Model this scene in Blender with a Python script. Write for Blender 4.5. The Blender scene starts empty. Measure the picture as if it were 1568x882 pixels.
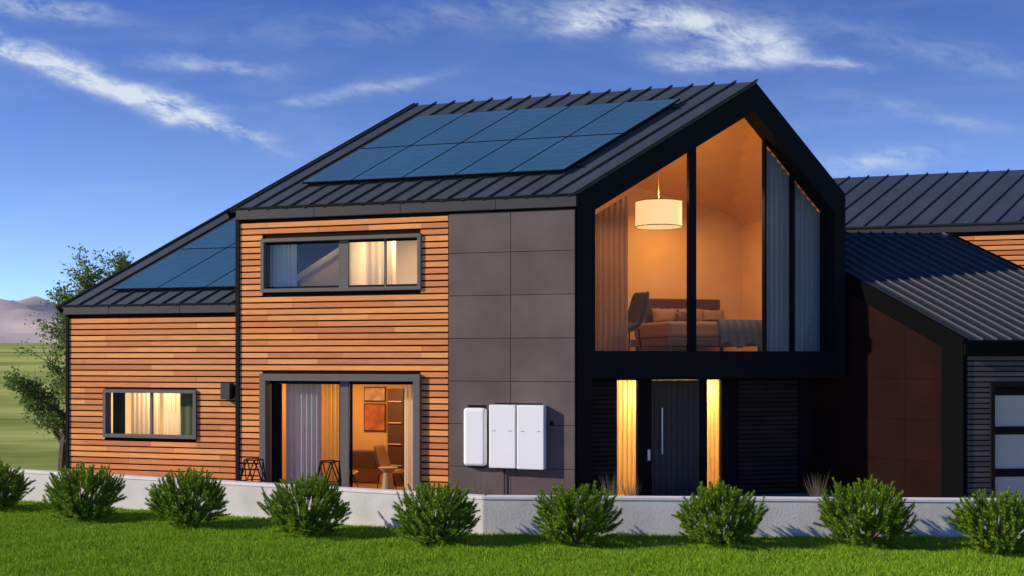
import bpy, math, random
import numpy as np
from mathutils import Vector, Matrix, noise as mnoise
random.seed(7); np.random.seed(7)
S = bpy.context.scene
COL = S.collection

# ------------------------------------------------------------------ materials
MATS = {}
def mat(name, col, rough=0.6, metal=0.0, spec=0.5, var=0.0, vscale=6.0, bump=0.0, bscale=40.0, emis=None, estr=0.0,
        island=0.0, stretch=None, coat=0.0, sub=0.0, hue=0.0):
    if name in MATS: return MATS[name]
    m = bpy.data.materials.new(name); m.use_nodes = True
    nt = m.node_tree; b = nt.nodes['Principled BSDF']
    b.inputs['Base Color'].default_value = (*col, 1)
    b.inputs['Roughness'].default_value = rough
    b.inputs['Metallic'].default_value = metal
    b.inputs['Specular IOR Level'].default_value = spec
    b.inputs['Coat Weight'].default_value = coat
    if emis:
        b.inputs['Emission Color'].default_value = (*emis, 1); b.inputs['Emission Strength'].default_value = estr
    tc = nt.nodes.new('ShaderNodeTexCoord')
    mp = nt.nodes.new('ShaderNodeMapping'); nt.links.new(tc.outputs['Object'], mp.inputs['Vector'])
    if stretch: mp.inputs['Scale'].default_value = stretch
    src = None
    if var > 0:
        n = nt.nodes.new('ShaderNodeTexNoise'); n.inputs['Scale'].default_value = vscale; n.inputs['Detail'].default_value = 4
        nt.links.new(mp.outputs[0], n.inputs['Vector'])
        mr = nt.nodes.new('ShaderNodeMapRange'); mr.inputs['From Min'].default_value = .25; mr.inputs['From Max'].default_value = .75
        mr.inputs['To Min'].default_value = 1-var; mr.inputs['To Max'].default_value = 1+var
        nt.links.new(n.outputs['Fac'], mr.inputs['Value']); src = mr.outputs[0]
    if island > 0:
        g = nt.nodes.new('ShaderNodeNewGeometry')
        mr2 = nt.nodes.new('ShaderNodeMapRange'); mr2.inputs['To Min'].default_value = 1-island; mr2.inputs['To Max'].default_value = 1+island
        nt.links.new(g.outputs['Random Per Island'], mr2.inputs['Value'])
        if src:
            mm = nt.nodes.new('ShaderNodeMath'); mm.operation = 'MULTIPLY'
            nt.links.new(src, mm.inputs[0]); nt.links.new(mr2.outputs[0], mm.inputs[1]); src = mm.outputs[0]
        else: src = mr2.outputs[0]
    if src:
        hs = nt.nodes.new('ShaderNodeHueSaturation'); hs.inputs['Color'].default_value = (*col, 1)
        nt.links.new(src, hs.inputs['Value'])
        if hue > 0 and island > 0:
            mr3 = nt.nodes.new('ShaderNodeMapRange'); mr3.inputs['To Min'].default_value = .5-hue; mr3.inputs['To Max'].default_value = .5+hue
            nt.links.new(g.outputs['Random Per Island'], mr3.inputs['Value']); nt.links.new(mr3.outputs[0], hs.inputs['Hue'])
        nt.links.new(hs.outputs[0], b.inputs['Base Color'])
    if bump > 0:
        n2 = nt.nodes.new('ShaderNodeTexNoise'); n2.inputs['Scale'].default_value = bscale; n2.inputs['Detail'].default_value = 4
        nt.links.new(mp.outputs[0], n2.inputs['Vector'])
        bp = nt.nodes.new('ShaderNodeBump'); bp.inputs['Strength'].default_value = bump; bp.inputs['Distance'].default_value = .02
        nt.links.new(n2.outputs['Fac'], bp.inputs['Height']); nt.links.new(bp.outputs[0], b.inputs['Normal'])
    if sub > 0:
        tr = nt.nodes.new('ShaderNodeBsdfTranslucent'); mx = nt.nodes.new('ShaderNodeMixShader'); mx.inputs[0].default_value = sub
        tr.inputs['Color'].default_value = (*col, 1)
        if src: nt.links.new(hs.outputs[0], tr.inputs['Color'])
        out = nt.nodes['Material Output']
        nt.links.new(b.outputs[0], mx.inputs[1]); nt.links.new(tr.outputs[0], mx.inputs[2]); nt.links.new(mx.outputs[0], out.inputs['Surface'])
    MATS[name] = m; return m

def glass_mat(name, ior=1.45, tint=(.93,.95,.96), boost=0.0):
    m = bpy.data.materials.new(name); m.use_nodes = True; nt = m.node_tree
    nt.nodes.remove(nt.nodes['Principled BSDF']); out = nt.nodes['Material Output']
    t = nt.nodes.new('ShaderNodeBsdfTransparent'); t.inputs[0].default_value = (*tint, 1)
    g = nt.nodes.new('ShaderNodeBsdfGlossy'); g.inputs['Roughness'].default_value = .02
    f = nt.nodes.new('ShaderNodeFresnel'); f.inputs['IOR'].default_value = ior
    a = nt.nodes.new('ShaderNodeMath'); a.operation = 'ADD'; a.inputs[1].default_value = boost
    mx = nt.nodes.new('ShaderNodeMixShader')
    nt.links.new(f.outputs[0], a.inputs[0]); nt.links.new(a.outputs[0], mx.inputs[0]); nt.links.new(t.outputs[0], mx.inputs[1]); nt.links.new(g.outputs[0], mx.inputs[2])
    nt.links.new(mx.outputs[0], out.inputs['Surface']); return m

M_wood   = mat('wood_slats', (.74,.272,.092), .6, spec=.15, island=.20, var=.14, vscale=3, stretch=(1,1,14), bump=.12, bscale=20, hue=.007)
M_back   = mat('dark_backing', (.022,.009,.006), .9, spec=.05)
M_panel  = mat('fibre_cement_panel', (.122,.090,.087), .8, spec=.3, var=.2, vscale=1.3, island=.07, bump=.1, bscale=45)
M_black  = mat('black_metal', (.007,.007,.008), .75, spec=.12, var=.15, vscale=4)
M_mblack = mat('matte_black_timber', (.004,.004,.0045), .9, spec=.04)
M_roof   = mat('standing_seam_metal', (.062,.074,.09), .45, metal=.3, spec=.4, var=.15, vscale=1.2, bump=.03, bscale=3)
M_groof  = mat('garage_roof_metal', (.020,.028,.036), .5, metal=.2, spec=.3, var=.12, vscale=1.2)
M_fascia = mat('fascia_metal', (.046,.043,.046), .6, spec=.3, var=.1, vscale=2)
M_solfr  = mat('solar_frame', (.02,.025,.03), .4, metal=.6)
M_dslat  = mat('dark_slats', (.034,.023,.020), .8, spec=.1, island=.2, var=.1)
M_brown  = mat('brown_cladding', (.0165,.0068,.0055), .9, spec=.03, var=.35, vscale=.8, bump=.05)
M_frame  = mat('window_frame_grey', (.12,.105,.10), .55, spec=.3, var=.06)
M_glass  = glass_mat('window_glass', ior=1.22)
M_glass2 = glass_mat('window_glass_reflective', ior=1.4, boost=.03)
M_wallw  = mat('interior_warm_plaster', (.74,.42,.165), .85, var=.06, vscale=2)
M_cream  = mat('interior_cream_plaster', (.75,.66,.52), .85, var=.05, vscale=2)
M_greyin = mat('interior_grey_plaster', (.16,.14,.14), .85)
M_floor  = mat('interior_oak_floor', (.3,.16,.08), .5, var=.2, vscale=5, stretch=(1,12,1))
M_white  = mat('white_enamel', (.86,.85,.84), .3, coat=.3, var=.015, vscale=2)
M_conc   = mat('garden_wall_render', (.62,.61,.61), .85, spec=.2, var=.14, vscale=1.8, bump=.2, bscale=25)
M_cap    = mat('garden_wall_cap', (.72,.71,.70), .8, spec=.2, var=.08, vscale=3)
M_pave   = mat('paving', (.3,.28,.26), .85, var=.15, vscale=2)
M_curT   = mat('curtain_tan', (.55,.34,.19), .9, sub=.5)
M_curB   = mat('curtain_skylit_blue_grey', (.21,.27,.34), .9, sub=.08)  # outside sky light put into this curtain's blue-grey base colour
M_curG   = mat('curtain_grey', (.50,.51,.54), .9, sub=.2)
M_curY   = mat('curtain_yellow', (.8,.56,.22), .9, sub=.5)
M_curW   = mat('curtain_cream', (.8,.70,.55), .9, sub=.5)
M_steel  = mat('brushed_steel', (.55,.56,.58), .3, metal=.9)
M_frost  = mat('frosted_glass_panel', (.46,.43,.36), .5, spec=.4, var=.08, vscale=1)
M_solar  = mat('solar_glass', (.04,.102,.175), .2, spec=.7, coat=.4, var=.08, vscale=.8, island=.05)

# ------------------------------------------------------------------ mesh helpers
def empty(name):
    o = bpy.data.objects.new(name, None); COL.objects.link(o); return o
class MB:
    def __init__(s, name, m, parent=None): s.n=name; s.m=m; s.p=parent; s.v=[]; s.f=[]
    def hexa(s, p):
        i=len(s.v); s.v += [tuple(q) for q in p]
        s.f += [(i,i+3,i+2,i+1),(i+4,i+5,i+6,i+7),(i,i+1,i+5,i+4),(i+1,i+2,i+6,i+5),(i+2,i+3,i+7,i+6),(i+3,i,i+4,i+7)]
        return s
    def poly(s, pts):
        i=len(s.v); s.v += [tuple(q) for q in pts]; s.f.append(tuple(range(i,i+len(pts)))); return s
    def prism(s, pts, off):
        n=len(pts); i=len(s.v); s.v += [tuple(q) for q in pts]+[tuple(Vector(q)+Vector(off)) for q in pts]
        s.f.append(tuple(range(i+n-1,i-1,-1))); s.f.append(tuple(range(i+n,i+2*n)))
        for k in range(n): s.f.append((i+k,i+(k+1)%n,i+n+(k+1)%n,i+n+k))
        return s
    def tube(s, pts, rads, n=6):
        i0=len(s.v)
        for j,p in enumerate(pts):
            p=Vector(p)
            d=(Vector(pts[min(j+1,len(pts)-1)])-Vector(pts[max(j-1,0)])).normalized()
            a=d.orthogonal().normalized(); b=d.cross(a)
            for k in range(n):
                t=2*math.pi*k/n; s.v.append(tuple(p+(a*math.cos(t)+b*math.sin(t))*rads[j]))
        for j in range(len(pts)-1):
            for k in range(n):
                s.f.append((i0+j*n+k,i0+j*n+(k+1)%n,i0+(j+1)*n+(k+1)%n,i0+(j+1)*n+k))
        s.f.append(tuple(range(i0+n-1,i0-1,-1))); e=i0+(len(pts)-1)*n; s.f.append(tuple(range(e,e+n)))
        return s
    def build(s, bevel=0, smooth=False, fixn=True):
        me=bpy.data.meshes.new(s.n); me.from_pydata(s.v,[],s.f); me.update()
        if fixn:
            import bmesh
            bm=bmesh.new(); bm.from_mesh(me); bmesh.ops.recalc_face_normals(bm,faces=bm.faces); bm.to_mesh(me); bm.free()
        me.materials.append(s.m)
        o=bpy.data.objects.new(s.n,me); COL.objects.link(o)
        if s.p: o.parent=s.p
        if bevel:
            md=o.modifiers.new('bev','BEVEL'); md.width=bevel; md.segments=3; md.limit_method='ANGLE'
        if smooth:
            for p in me.polygons: p.use_smooth=True
        return o
def trimesh(name, arr, m, parent=None):
    n=len(arr); me=bpy.data.meshes.new(name)
    k=arr.shape[1]
    me.vertices.add(n*k); me.vertices.foreach_set('co', arr.reshape(-1).astype(np.float32))
    me.loops.add(n*k); me.loops.foreach_set('vertex_index', np.arange(n*k,dtype=np.int32))
    me.polygons.add(n); me.polygons.foreach_set('loop_start', np.arange(0,n*k,k,dtype=np.int32))
    try: me.polygons.foreach_set('loop_total', np.full(n,k,dtype=np.int32))
    except Exception: pass
    me.update(calc_edges=True); me.materials.append(m)
    o=bpy.data.objects.new(name,me); COL.objects.link(o)
    if parent: o.parent=parent
    return o

class Frame:
    def __init__(s,o,a,b): s.o=Vector((o[0],o[1],0)); s.a=Vector((a[0],a[1],0)).normalized(); s.b=Vector((b[0],b[1],0)).normalized()
    def __call__(s,a,b,z): return s.o+s.a*a+s.b*b+Vector((0,0,z))
def fbox(mb,F,a0,a1,b0,b1,z0,z1):
    return mb.hexa([F(a0,b0,z0),F(a1,b0,z0),F(a1,b1,z0),F(a0,b1,z0),F(a0,b0,z1),F(a1,b0,z1),F(a1,b1,z1),F(a0,b1,z1)])
def wall_open(mb,F,a0,a1,b0,b1,z0,z1,ops):
    As=sorted({a0,a1,*[min(max(v,a0),a1) for o in ops for v in o[:2]]}); Zs=sorted({z0,z1,*[min(max(v,z0),z1) for o in ops for v in o[2:]]})
    for i in range(len(As)-1):
        for j in range(len(Zs)-1):
            ca=(As[i]+As[i+1])/2; cz=(Zs[j]+Zs[j+1])/2
            if any(o[0]<ca<o[1] and o[2]<cz<o[3] for o in ops): continue
            fbox(mb,F,As[i],As[i+1],b0,b1,Zs[j],Zs[j+1])
def slats(mb,F,a0,a1,b0,b1,z0,z1,ops,pitch=.136,h=.102,seg=True):
    z=z0
    while z+h<=z1+.001:
        iv=[(a0,a1)]
        for o in ops:
            if z+h>o[2] and z<o[3]:
                nv=[]
                for (x,y) in iv:
                    if o[1]<=x or o[0]>=y: nv.append((x,y)); continue
                    if o[0]-x>.03: nv.append((x,o[0]))
                    if y-o[1]>.03: nv.append((o[1],y))
                iv=nv
        cuts=[]
        c=a0+random.choice([.0,.6,1.2,1.8])
        while c<a1:
            cuts.append(c); c+=random.choice([1.2,1.8,2.4])
        for (x,y) in iv:
            pts=[x]+[c for c in cuts if x+.15<c<y-.15]+[y]
            for k in range(len(pts)-1):
                d=random.uniform(-.002,.002)
                fbox(mb,F,pts[k]+.0015,pts[k+1]-.0015,b0+d,b1,z,z+h)
        z+=pitch
def curtain(name,F,a0,a1,b,z0,ztop,m,parent,amp=.035,period=.085):
    mb=MB(name,m,parent); n=max(8,int((a1-a0)/period*8)); i0=0
    ph=random.random()*6
    for k in range(n+1):
        a=a0+(a1-a0)*k/n; off=amp*math.sin(2*math.pi*(a-a0)/period+ph+.8*math.sin(a*3.1))
        zt=ztop(a) if callable(ztop) else ztop
        mb.v.append(tuple(F(a,b+off,z0))); mb.v.append(tuple(F(a,b+off*.8,zt)))
    for k in range(n): mb.f.append((2*k,2*k+2,2*k+3,2*k+1))
    return mb.build(smooth=True,fixn=False)
def area(name,loc,size,power,col,parent,rot=(0,0,0)):
    l=bpy.data.lights.new(name,'AREA'); l.size=size; l.energy=power; l.color=col; l.shape='DISK'
    o=bpy.data.objects.new(name,l); o.location=loc; o.rotation_euler=rot; COL.objects.link(o); o.parent=parent; return o
def room(F,a0,a1,b0,b1,z0,z1,mw,mf,parent,nm):
    w=MB(nm+'_walls',mw,parent); f=MB(nm+'_floor',mf,parent)
    w.poly([F(a0,b1,z0),F(a1,b1,z0),F(a1,b1,z1),F(a0,b1,z1)])
    w.poly([F(a0,b0,z0),F(a0,b1,z0),F(a0,b1,z1),F(a0,b0,z1)])
    w.poly([F(a1,b0,z0),F(a1,b1,z0),F(a1,b1,z1),F(a1,b0,z1)])
    w.poly([F(a0,b0,z1),F(a1,b0,z1),F(a1,b1,z1),F(a0,b1,z1)])
    f.poly([F(a0,b0,z0),F(a1,b0,z0),F(a1,b1,z0),F(a0,b1,z0)])
    w.build(fixn=False); f.build(fixn=False)
WARM=(1,.60,.24); WARM2=(1,.72,.42)

# ------------------------------------------------------------------ frames
C0=(1.304,22.4); nA=(.2858,.9583); g=(.9615,.2748); mG=(-.2748,.9615)
A=Frame(C0,(-.9583,.2858),nA)
G=Frame(C0,g,mG)
N=Frame((1.404,22.735),(-.9583,.2858),nA)       # annex
house=empty('modern_house')

# ---- main facade
UL=7.69
ops=[(3.354,7.072,4.48,5.62),(3.354,7.072,0,2.66)]
w=MB('facade_backing',M_back,house); wall_open(w,A,0.02,UL,0,.16,0,6.1,ops); w.build()
w=MB('wood_cladding',M_wood,house); slats(w,A,2.74,UL-.06,-.038,-.002,.04,6.07,ops); w.build()
w=MB('grey_panels',M_panel,house)
zz=[0,.775,1.66,2.545,3.43,4.315,5.2,6.03]
for i in range(len(zz)-1):
    fbox(w,A,.03,1.371,-.045,-.002,zz[i]+.005,zz[i+1]-.005); fbox(w,A,1.381,2.725,-.045,-.002,zz[i]+.005,zz[i+1]-.005)
w.build(bevel=.003)
w=MB('corner_trim',M_black,house)
fbox(w,A,UL-.058,UL+.03,-.07,.3,0,6.1); w.build()
w=MB('eave_fascia',M_fascia,house)
x=-.02
for L in (1.7,2.1,2.0,1.9):
    x1=min(x+L,UL+.06); fbox(w,A,x+.004,x1-.004,-.12,.02,6.07,6.29); x=x1
w.build(bevel=.006)
w=MB('gutter_lip',M_black,house); fbox(w,A,-.02,UL+.06,-.14,.02,6.292,6.335); w.build()

# ---- roof
SV=Vector((3.856,1.102,2.51)); UA=A.a
NR=UA.cross(SV).normalized()
if NR.z<0: NR=-NR
O=Vector((C0[0],C0[1],6.33))
def RP(u,k,h): return O+UA*u+SV*k+NR*h
w=MB('roof_front',M_roof,house)
w.prism([RP(-.02,-.035,0),RP(UL+.07,-.035,0),RP(UL+.07,1,0),RP(-.02,1,0)],NR*.045); w.build()
w=MB('roof_seams',M_fascia,house)
u=.0
while u<UL+.08:
    w.hexa([RP(u-.011,-.04,.04),RP(u+.011,-.04,.04),RP(u+.011,1.012,.04),RP(u-.011,1.012,.04),
            RP(u-.011,-.04,.088),RP(u+.011,-.04,.088),RP(u+.011,1.012,.088),RP(u-.011,1.012,.088)]); u+=.452
w.build()
w=MB('rake_trim',M_black,house)
w.hexa([RP(UL+.05,-.04,-.16),RP(UL+.1,-.04,-.16),RP(UL+.1,1.01,-.16),RP(UL+.05,1.01,-.16),RP(UL+.05,-.04,.09),RP(UL+.1,-.04,.09),RP(UL+.1,1.01,.09),RP(UL+.05,1.01,.09)])
w.build()
peak=Vector((C0[0],C0[1],0))+G.a*4.01; peak.z=8.84
ER=G(6.17,0,6.55); RE=peak+UA*UL
def backz(x,y):
    d=(Vector((x,y,0))-Vector((peak.x,peak.y,0))).dot(A.b); return 8.84-.437*d
R_=G(6.17,5.5,0); R_.z=backz(R_.x,R_.y)
C1=A(UL,0,6.33); L_=A(UL,6.0,0); L_.z=backz(L_.x,L_.y)
w=MB('roof_back',M_roof,house)
for tri in ([peak,ER,R_],[peak,R_,L_,RE],[RE,L_,C1]): w.poly([p+Vector((0,0,.02)) for p in tri])
w.build(fixn=False)
w=MB('rear_walls',M_dslat,house)
def vq(p,q,z0,zp,zq): w.poly([(p.x,p.y,z0),(q.x,q.y,z0),(q.x,q.y,zq),(p.x,p.y,zp)])
vq(ER,R_,2.6,6.5,R_.z); q=G(6.17,1.0,0); vq(q,R_,0,2.7,2.7); vq(R_,L_,0,R_.z,L_.z); vq(L_,C1,0,L_.z,6.3); w.build(fixn=False)

# ---- solar array
def solar(par,P,u_edges,k_edges,clip=None):
    gl=MB('solar_cells',M_solar,par); fr=MB('solar_frames',M_solfr,par); ra=MB('rails',M_solfr,par)
    for i in range(len(u_edges)-1):
        for j in range(len(k_edges)-1):
            u0,u1=u_edges[i]+.008,u_edges[i+1]-.008; k0,k1=k_edges[j]+.0015,k_edges[j+1]-.0015
            def q(u0,u1,k0,k1,h):
                pts=[(u0,k0),(u1,k0),(u1,k1),(u0,k1)]
                if clip: pts=clip(pts)
                return pts
            pts=q(u0,u1,k0,k1,0)
            if len(pts)<3: continue
            fr.prism([P(a,k,.13) for a,k in pts],(P(0,0,.04)-P(0,0,0)))
            ua,ub,ka,kb=u0+.014,u1-.014,k0+.003,k1-.003; nu,nk=6,8
            for ci in range(nu):
                for cj in range(nk):
                    pi=q(ua+(ub-ua)*ci/nu+.0022,ua+(ub-ua)*(ci+1)/nu-.0022,ka+(kb-ka)*cj/nk+.0005,ka+(kb-ka)*(cj+1)/nk-.0005,0)
                    if len(pi)>2: gl.poly([P(a,k,.173) for a,k in pi])
    fr.build(); gl.build(fixn=False)
    ks=[k_edges[0]+.06,k_edges[-1]-.06]
    for k in ks:
        uu=[u_edges[0],u_edges[-1]-.05]
        if clip: uu[0]=max(uu[0],7.75+3.38*k)
        else: uu[0]-=.12
        if uu[1]>uu[0]:
            ra.hexa([P(uu[0],k-.006,.05),P(uu[1],k-.006,.05),P(uu[1],k+.006,.05),P(uu[0],k+.006,.05),P(uu[0],k-.006,.128),P(uu[1],k-.006,.128),P(uu[1],k+.006,.128),P(uu[0],k+.006,.128)])
    ra.build()
sp=empty('solar_panel_array')
solar(sp,RP,[.92+1.19*i for i in range(6)],[.175,.5,.825])

# ---- gable portal
w=MB('gable_portal',M_black,house)
def lo(t): return 6.36+.626*t
def ro(t): return 8.87-1.06*(t-4.01)
D=.5
def gp(pts,b0,b1): w.prism([G(t,b0,z) for t,z in pts], G.b*(b1-b0))
gp([(.0,2.6),(.40,2.6),(.40,lo(.4)-.58),(0,lo(0)-.0)],0,D)
gp([(.0,lo(0)),(.40,lo(.4)-.58),(3.975,8.24),(4.01,8.87)],0,D)
gp([(4.01,8.87),(3.975,8.24),(5.90,8.24-1.06*1.925),(6.17,6.58)],0,D)
gp([(6.17,6.58),(5.90,6.20),(5.90,3.17),(6.17,3.17)],0,D)
gp([(.402,2.6),(6.17,2.6),(6.17,3.168),(.402,3.168)],0,D)
fbox(w,G,.0,.34,0.003,.34,0,2.598)
w.build()
w=MB('entry_soffit',M_black,house); fbox(w,G,.03,6.15,.505,5.0,2.62,3.1); w.build()
w=MB('mullions',M_black,house)
def gtop(t): return min(lo(t)-.62, ro(t)-.68)
for t,wd in ((2.64,.17),(4.42,.05),(5.08,.07),(.41,.07),(5.84,.055)):
    w.prism([G(t,.36,3.17),G(t+wd,.36,3.17),G(t+wd,.36,gtop(t+wd)+.05),G(t,.36,gtop(t)+.05)],G.b*.12)
w.build()
w=MB('gable_glass',M_glass,house)
w.poly([G(.4,.42,3.17),G(5.9,.42,3.17),G(5.9,.42,6.2),G(3.975,.42,8.3),G(.4,.42,6.05)]); w.build(fixn=False)

# bedroom shell (clipped under the roof)
def plane3(p,q,r):
    n=(q-p).cross(r-p); return lambda x,y: p.z-(n.x*(x-p.x)+n.y*(y-p.y))/n.z
pf1=plane3(O,RP(1,0,0),RP(0,1,0)); pf2=plane3(peak,ER,R_)
pf3=lambda x,y: backz(x,y)
def rz(x,y): return min(pf1(x,y),pf2(x,y),pf3(x,y))-.1
w=MB('bedroom_walls',M_wallw,house)
def vstrip(t0,b0,t1,b1,n=24):
    for i in range(n):
        p=G(t0+(t1-t0)*i/n,b0+(b1-b0)*i/n,0); q=G(t0+(t1-t0)*(i+1)/n,b0+(b1-b0)*(i+1)/n,0)
        w.poly([(p.x,p.y,3.11),(q.x,q.y,3.11),(q.x,q.y,max(3.2,rz(q.x,q.y))),(p.x,p.y,max(3.2,rz(p.x,p.y)))])
vstrip(.05,.5,.05,4.5); vstrip(.05,4.5,6.05,4.5); vstrip(6.05,4.5,6.05,.5)
n=30
for i in range(n):
    for j in range(n):
        c=[(i,j),(i+1,j),(i+1,j+1),(i,j+1)]; pts=[]
        for a,b in c:
            p=G(.05+6*a/n,.35+4.15*b/n,0); p.z=rz(p.x,p.y); pts.append(p)
        w.poly(pts)
w.build(fixn=False)
w=MB('bedroom_floor',M_floor,house); fbox(w,G,.05,6.05,.5,4.5,3.1,3.12); w.build()
curtain('curtain_left',G,.5,1.42,.72,3.14,lambda t:lo(t)-.75,M_curT,house,amp=.055,period=.12)
curtain('curtain_right',G,4.46,6.02,.60,3.14,lambda t:ro(t)-.62,M_curB,house,amp=.045,period=.12)

# bedroom furniture
pend=empty('pendant_lamp')
P0=G(2.44,1.5,0)
sh=mat('lamp_shade',(.8,.6,.36),.8,emis=(1,.62,.27),estr=1.0)
mb=MB('shade',sh,pend); r=.51; n=48; zb,zt=5.92,6.47
for z in (zb,zt):
    for k in range(n): mb.v.append((P0.x+r*math.cos(2*math.pi*k/n),P0.y+r*math.sin(2*math.pi*k/n),z))
for k in range(n): mb.f.append((k,(k+1)%n,n+(k+1)%n,n+k))
mb.f.append(tuple(range(n)))
mb.build(smooth=False,fixn=False)
mb=MB('shade_rims',mat('lamp_rim',(.5,.33,.15),.5),pend)
for z in (zb-.01,zt-.01):
    ring=[(P0.x+.517*math.cos(2*math.pi*k/40),P0.y+.517*math.sin(2*math.pi*k/40),z+.007) for k in range(41)]
    mb.tube(ring,[.011]*41,5)
mb.tube([(P0.x,P0.y,zt),(P0.x,P0.y,rz(P0.x,P0.y))],[.008,.008],6); mb.build()
l=bpy.data.lights.new('bulb','POINT'); l.energy=48; l.color=WARM; l.shadow_soft_size=.1
o=bpy.data.objects.new('bulb',l); o.location=(P0.x,P0.y,6.62); COL.objects.link(o); o.parent=pend
area('bedroom_downlight',G(4.0,1.5,6.7),.5,56,WARM,house)
area('bedroom_downlight_2',G(3.6,3.2,6.6),.5,40,WARM,house)
area('curtain_fill_light',G(1.1,1.6,5.9),.3,14,WARM,house)  # added fill light to brighten the left curtain, no fitting there

bed=empty('bed')
M_bedf=mat('bed_wood',(.085,.033,.015),.5); M_sheet=mat('bed_linen',(.27,.15,.07),.9,bump=.3,bscale=5); M_throw=mat('throw_blanket',(.075,.095,.13),.95,bump=.5,bscale=12)
mb=MB('frame',M_bedf,bed); fbox(mb,G,2.85,5.35,2.0,4.2,3.3,3.48)
for a in (2.95,5.2): 
    for b in (2.05,4.0): fbox(mb,G,a,a+.08,b,b+.08,3.12,3.3)
mb.build(bevel=.02)
mb=MB('mattress',M_sheet,bed); fbox(mb,G,2.9,5.3,2.03,4.1,3.48,3.86); mb.build(bevel=.09)
mb=MB('headboard',M_bedf,bed); fbox(mb,G,3.3,5.3,4.22,4.32,3.3,4.5); mb.build(bevel=.03)
def pillow(a,b,z,wd,hh,dp,m):
    mb=MB('pillow',m,bed); n1,n2=12,8
    for i in range(n1+1):
        for j in range(n2+1):
            u_=i/n1*2-1; v_=j/n2*2-1; th=dp*((1-u_**4)*(1-v_**4))**.6
            mb.v.append(tuple(G(a+wd*u_*(1-.06*(1-abs(v_))),b-th+.25*hh*v_,z+hh*v_*(1-.08*(1-abs(u_)))+.01*math.sin(i*2+j))))
    for i in range(n1):
        for j in range(n2): q=i*(n2+1)+j; mb.f.append((q,q+n2+1,q+n2+2,q+1))
    mb.build(smooth=True,fixn=False)
pillow(3.7,4.0,4.06,.34,.19,.13,M_sheet); pillow(4.4,4.0,4.06,.34,.19,.13,M_sheet); pillow(5.0,4.0,4.05,.3,.18,.13,M_sheet)
pillow(4.1,3.75,4.02,.24,.15,.1,M_bedf)
mb=MB('throw',M_throw,bed)
nn=26
for i in range(nn+1):
    for j,(b,z) in enumerate(((3.0,3.9),(2.5,3.91),(2.02,3.88),(1.98,3.6),(1.96,3.3))):
        a=4.1+1.05*i/nn; f=.028*math.sin(i*1.5+j*.6)
        mb.v.append(tuple(G(a+.06*j*(.3+i/nn),b-f,z+abs(f)+(.07*math.sin(i*.5) if j==4 else 0))))
for i in range(nn):
    for j in range(4): mb.f.append((i*5+j,(i+1)*5+j,(i+1)*5+j+1,i*5+j+1))
mb.build(smooth=True,fixn=False)

def armchair(F,a,b,z,m1,name,s=1.0,flip=1):
    e=empty(name)
    mb=MB('shell',m1,e)
    prof=[(.42,.40),(.2,.38),(.0,.40),(-.12,.55),(-.2,.8),(-.25,1.05)]
    ny=8; w0=.32
    for i,(x,h) in enumerate(prof):
        for j in range(ny+1):
            v=(j/ny-.5)*2; cur=.13*v*v*(1 if i>1 else .3)
            mb.v.append(tuple(F(a+flip*s*(x+(cur if i>2 else 0)),b+v*w0*s*(1-.15*(i>4)),z+s*(h+(cur if i<=2 else 0)))))
    for i in range(len(prof)-1):
        for j in range(ny): mb.f.append((i*(ny+1)+j,(i+1)*(ny+1)+j,(i+1)*(ny+1)+j+1,i*(ny+1)+j+1))
    o=mb.build(smooth=True,fixn=False); md=o.modifiers.new('s','SOLIDIFY'); md.thickness=.06*s; md=o.modifiers.new('ss','SUBSURF'); md.levels=1; md.render_levels=2
    mb=MB('legs',M_black,e)
    for x in (.36,-.05):
        for y in (-.25,.25): mb.tube([F(a+flip*s*x*.8,b+y*s*.8,z+.4*s),F(a+flip*s*(x*1.2),b+y*s*1.1,z)],[.016*s,.01*s],6)
    mb.build()
    mb=MB('cushion',M_curT,e); fbox(mb,F,a-.05*s if flip>0 else a-.38*s,a+.38*s if flip>0 else a+.05*s,b-.22*s,b+.22*s,z+.4*s,z+.5*s); mb.build(bevel=.04,smooth=True)
armchair(G,1.7,1.25,3.12,mat('chair_leather',(.05,.036,.03),.5),'armchair',1.3,-1)
# ---- upper left window
room(A,3.1,5.1,.17,2.8,3.2,6.02,M_cream,M_floor,house,'landing')
room(A,5.14,7.6,.17,2.8,3.2,6.02,M_greyin,M_floor,house,'stairwell')
area('landing_lamp',A(4.2,1.2,5.95),.5,46,WARM2,house)
area('stair_lamp',A(6.2,.8,5.98),.2,9,WARM2,house)
mb=MB('stair_stringer',M_curW,house)
mb.prism([A(5.35,1.0,5.60),A(5.35,1.0,5.74),A(7.3,1.0,4.62),A(7.3,1.0,4.48)],A.b*.06)
mb.build()
mb=MB('stair_wall_warm',M_wallw,house); mb.poly([A(5.3,1.03,3.3),A(6.7,1.03,3.3),A(6.7,1.03,4.85),A(5.3,1.03,5.6)]); mb.build(fixn=False)
curtain('landing_curtain',A,4.25,4.85,.5,3.25,5.95,M_curW,house,amp=.02,period=.15)
curtain('stair_curtain',A,6.4,6.98,.3,3.3,5.95,M_curG,house,amp=.03,period=.1)
mb=MB('landing_column',M_cream,house); fbox(mb,A,3.55,3.62,.9,1.0,3.2,6.0); fbox(mb,A,4.55,4.75,1.3,1.5,3.2,6.0); mb.build()
mb=MB('floor_lamp_stem',M_black,house); mb.tube([A(4.33,.35,3.3),A(4.33,.35,4.75)],[.02,.02],8); mb.build()
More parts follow.
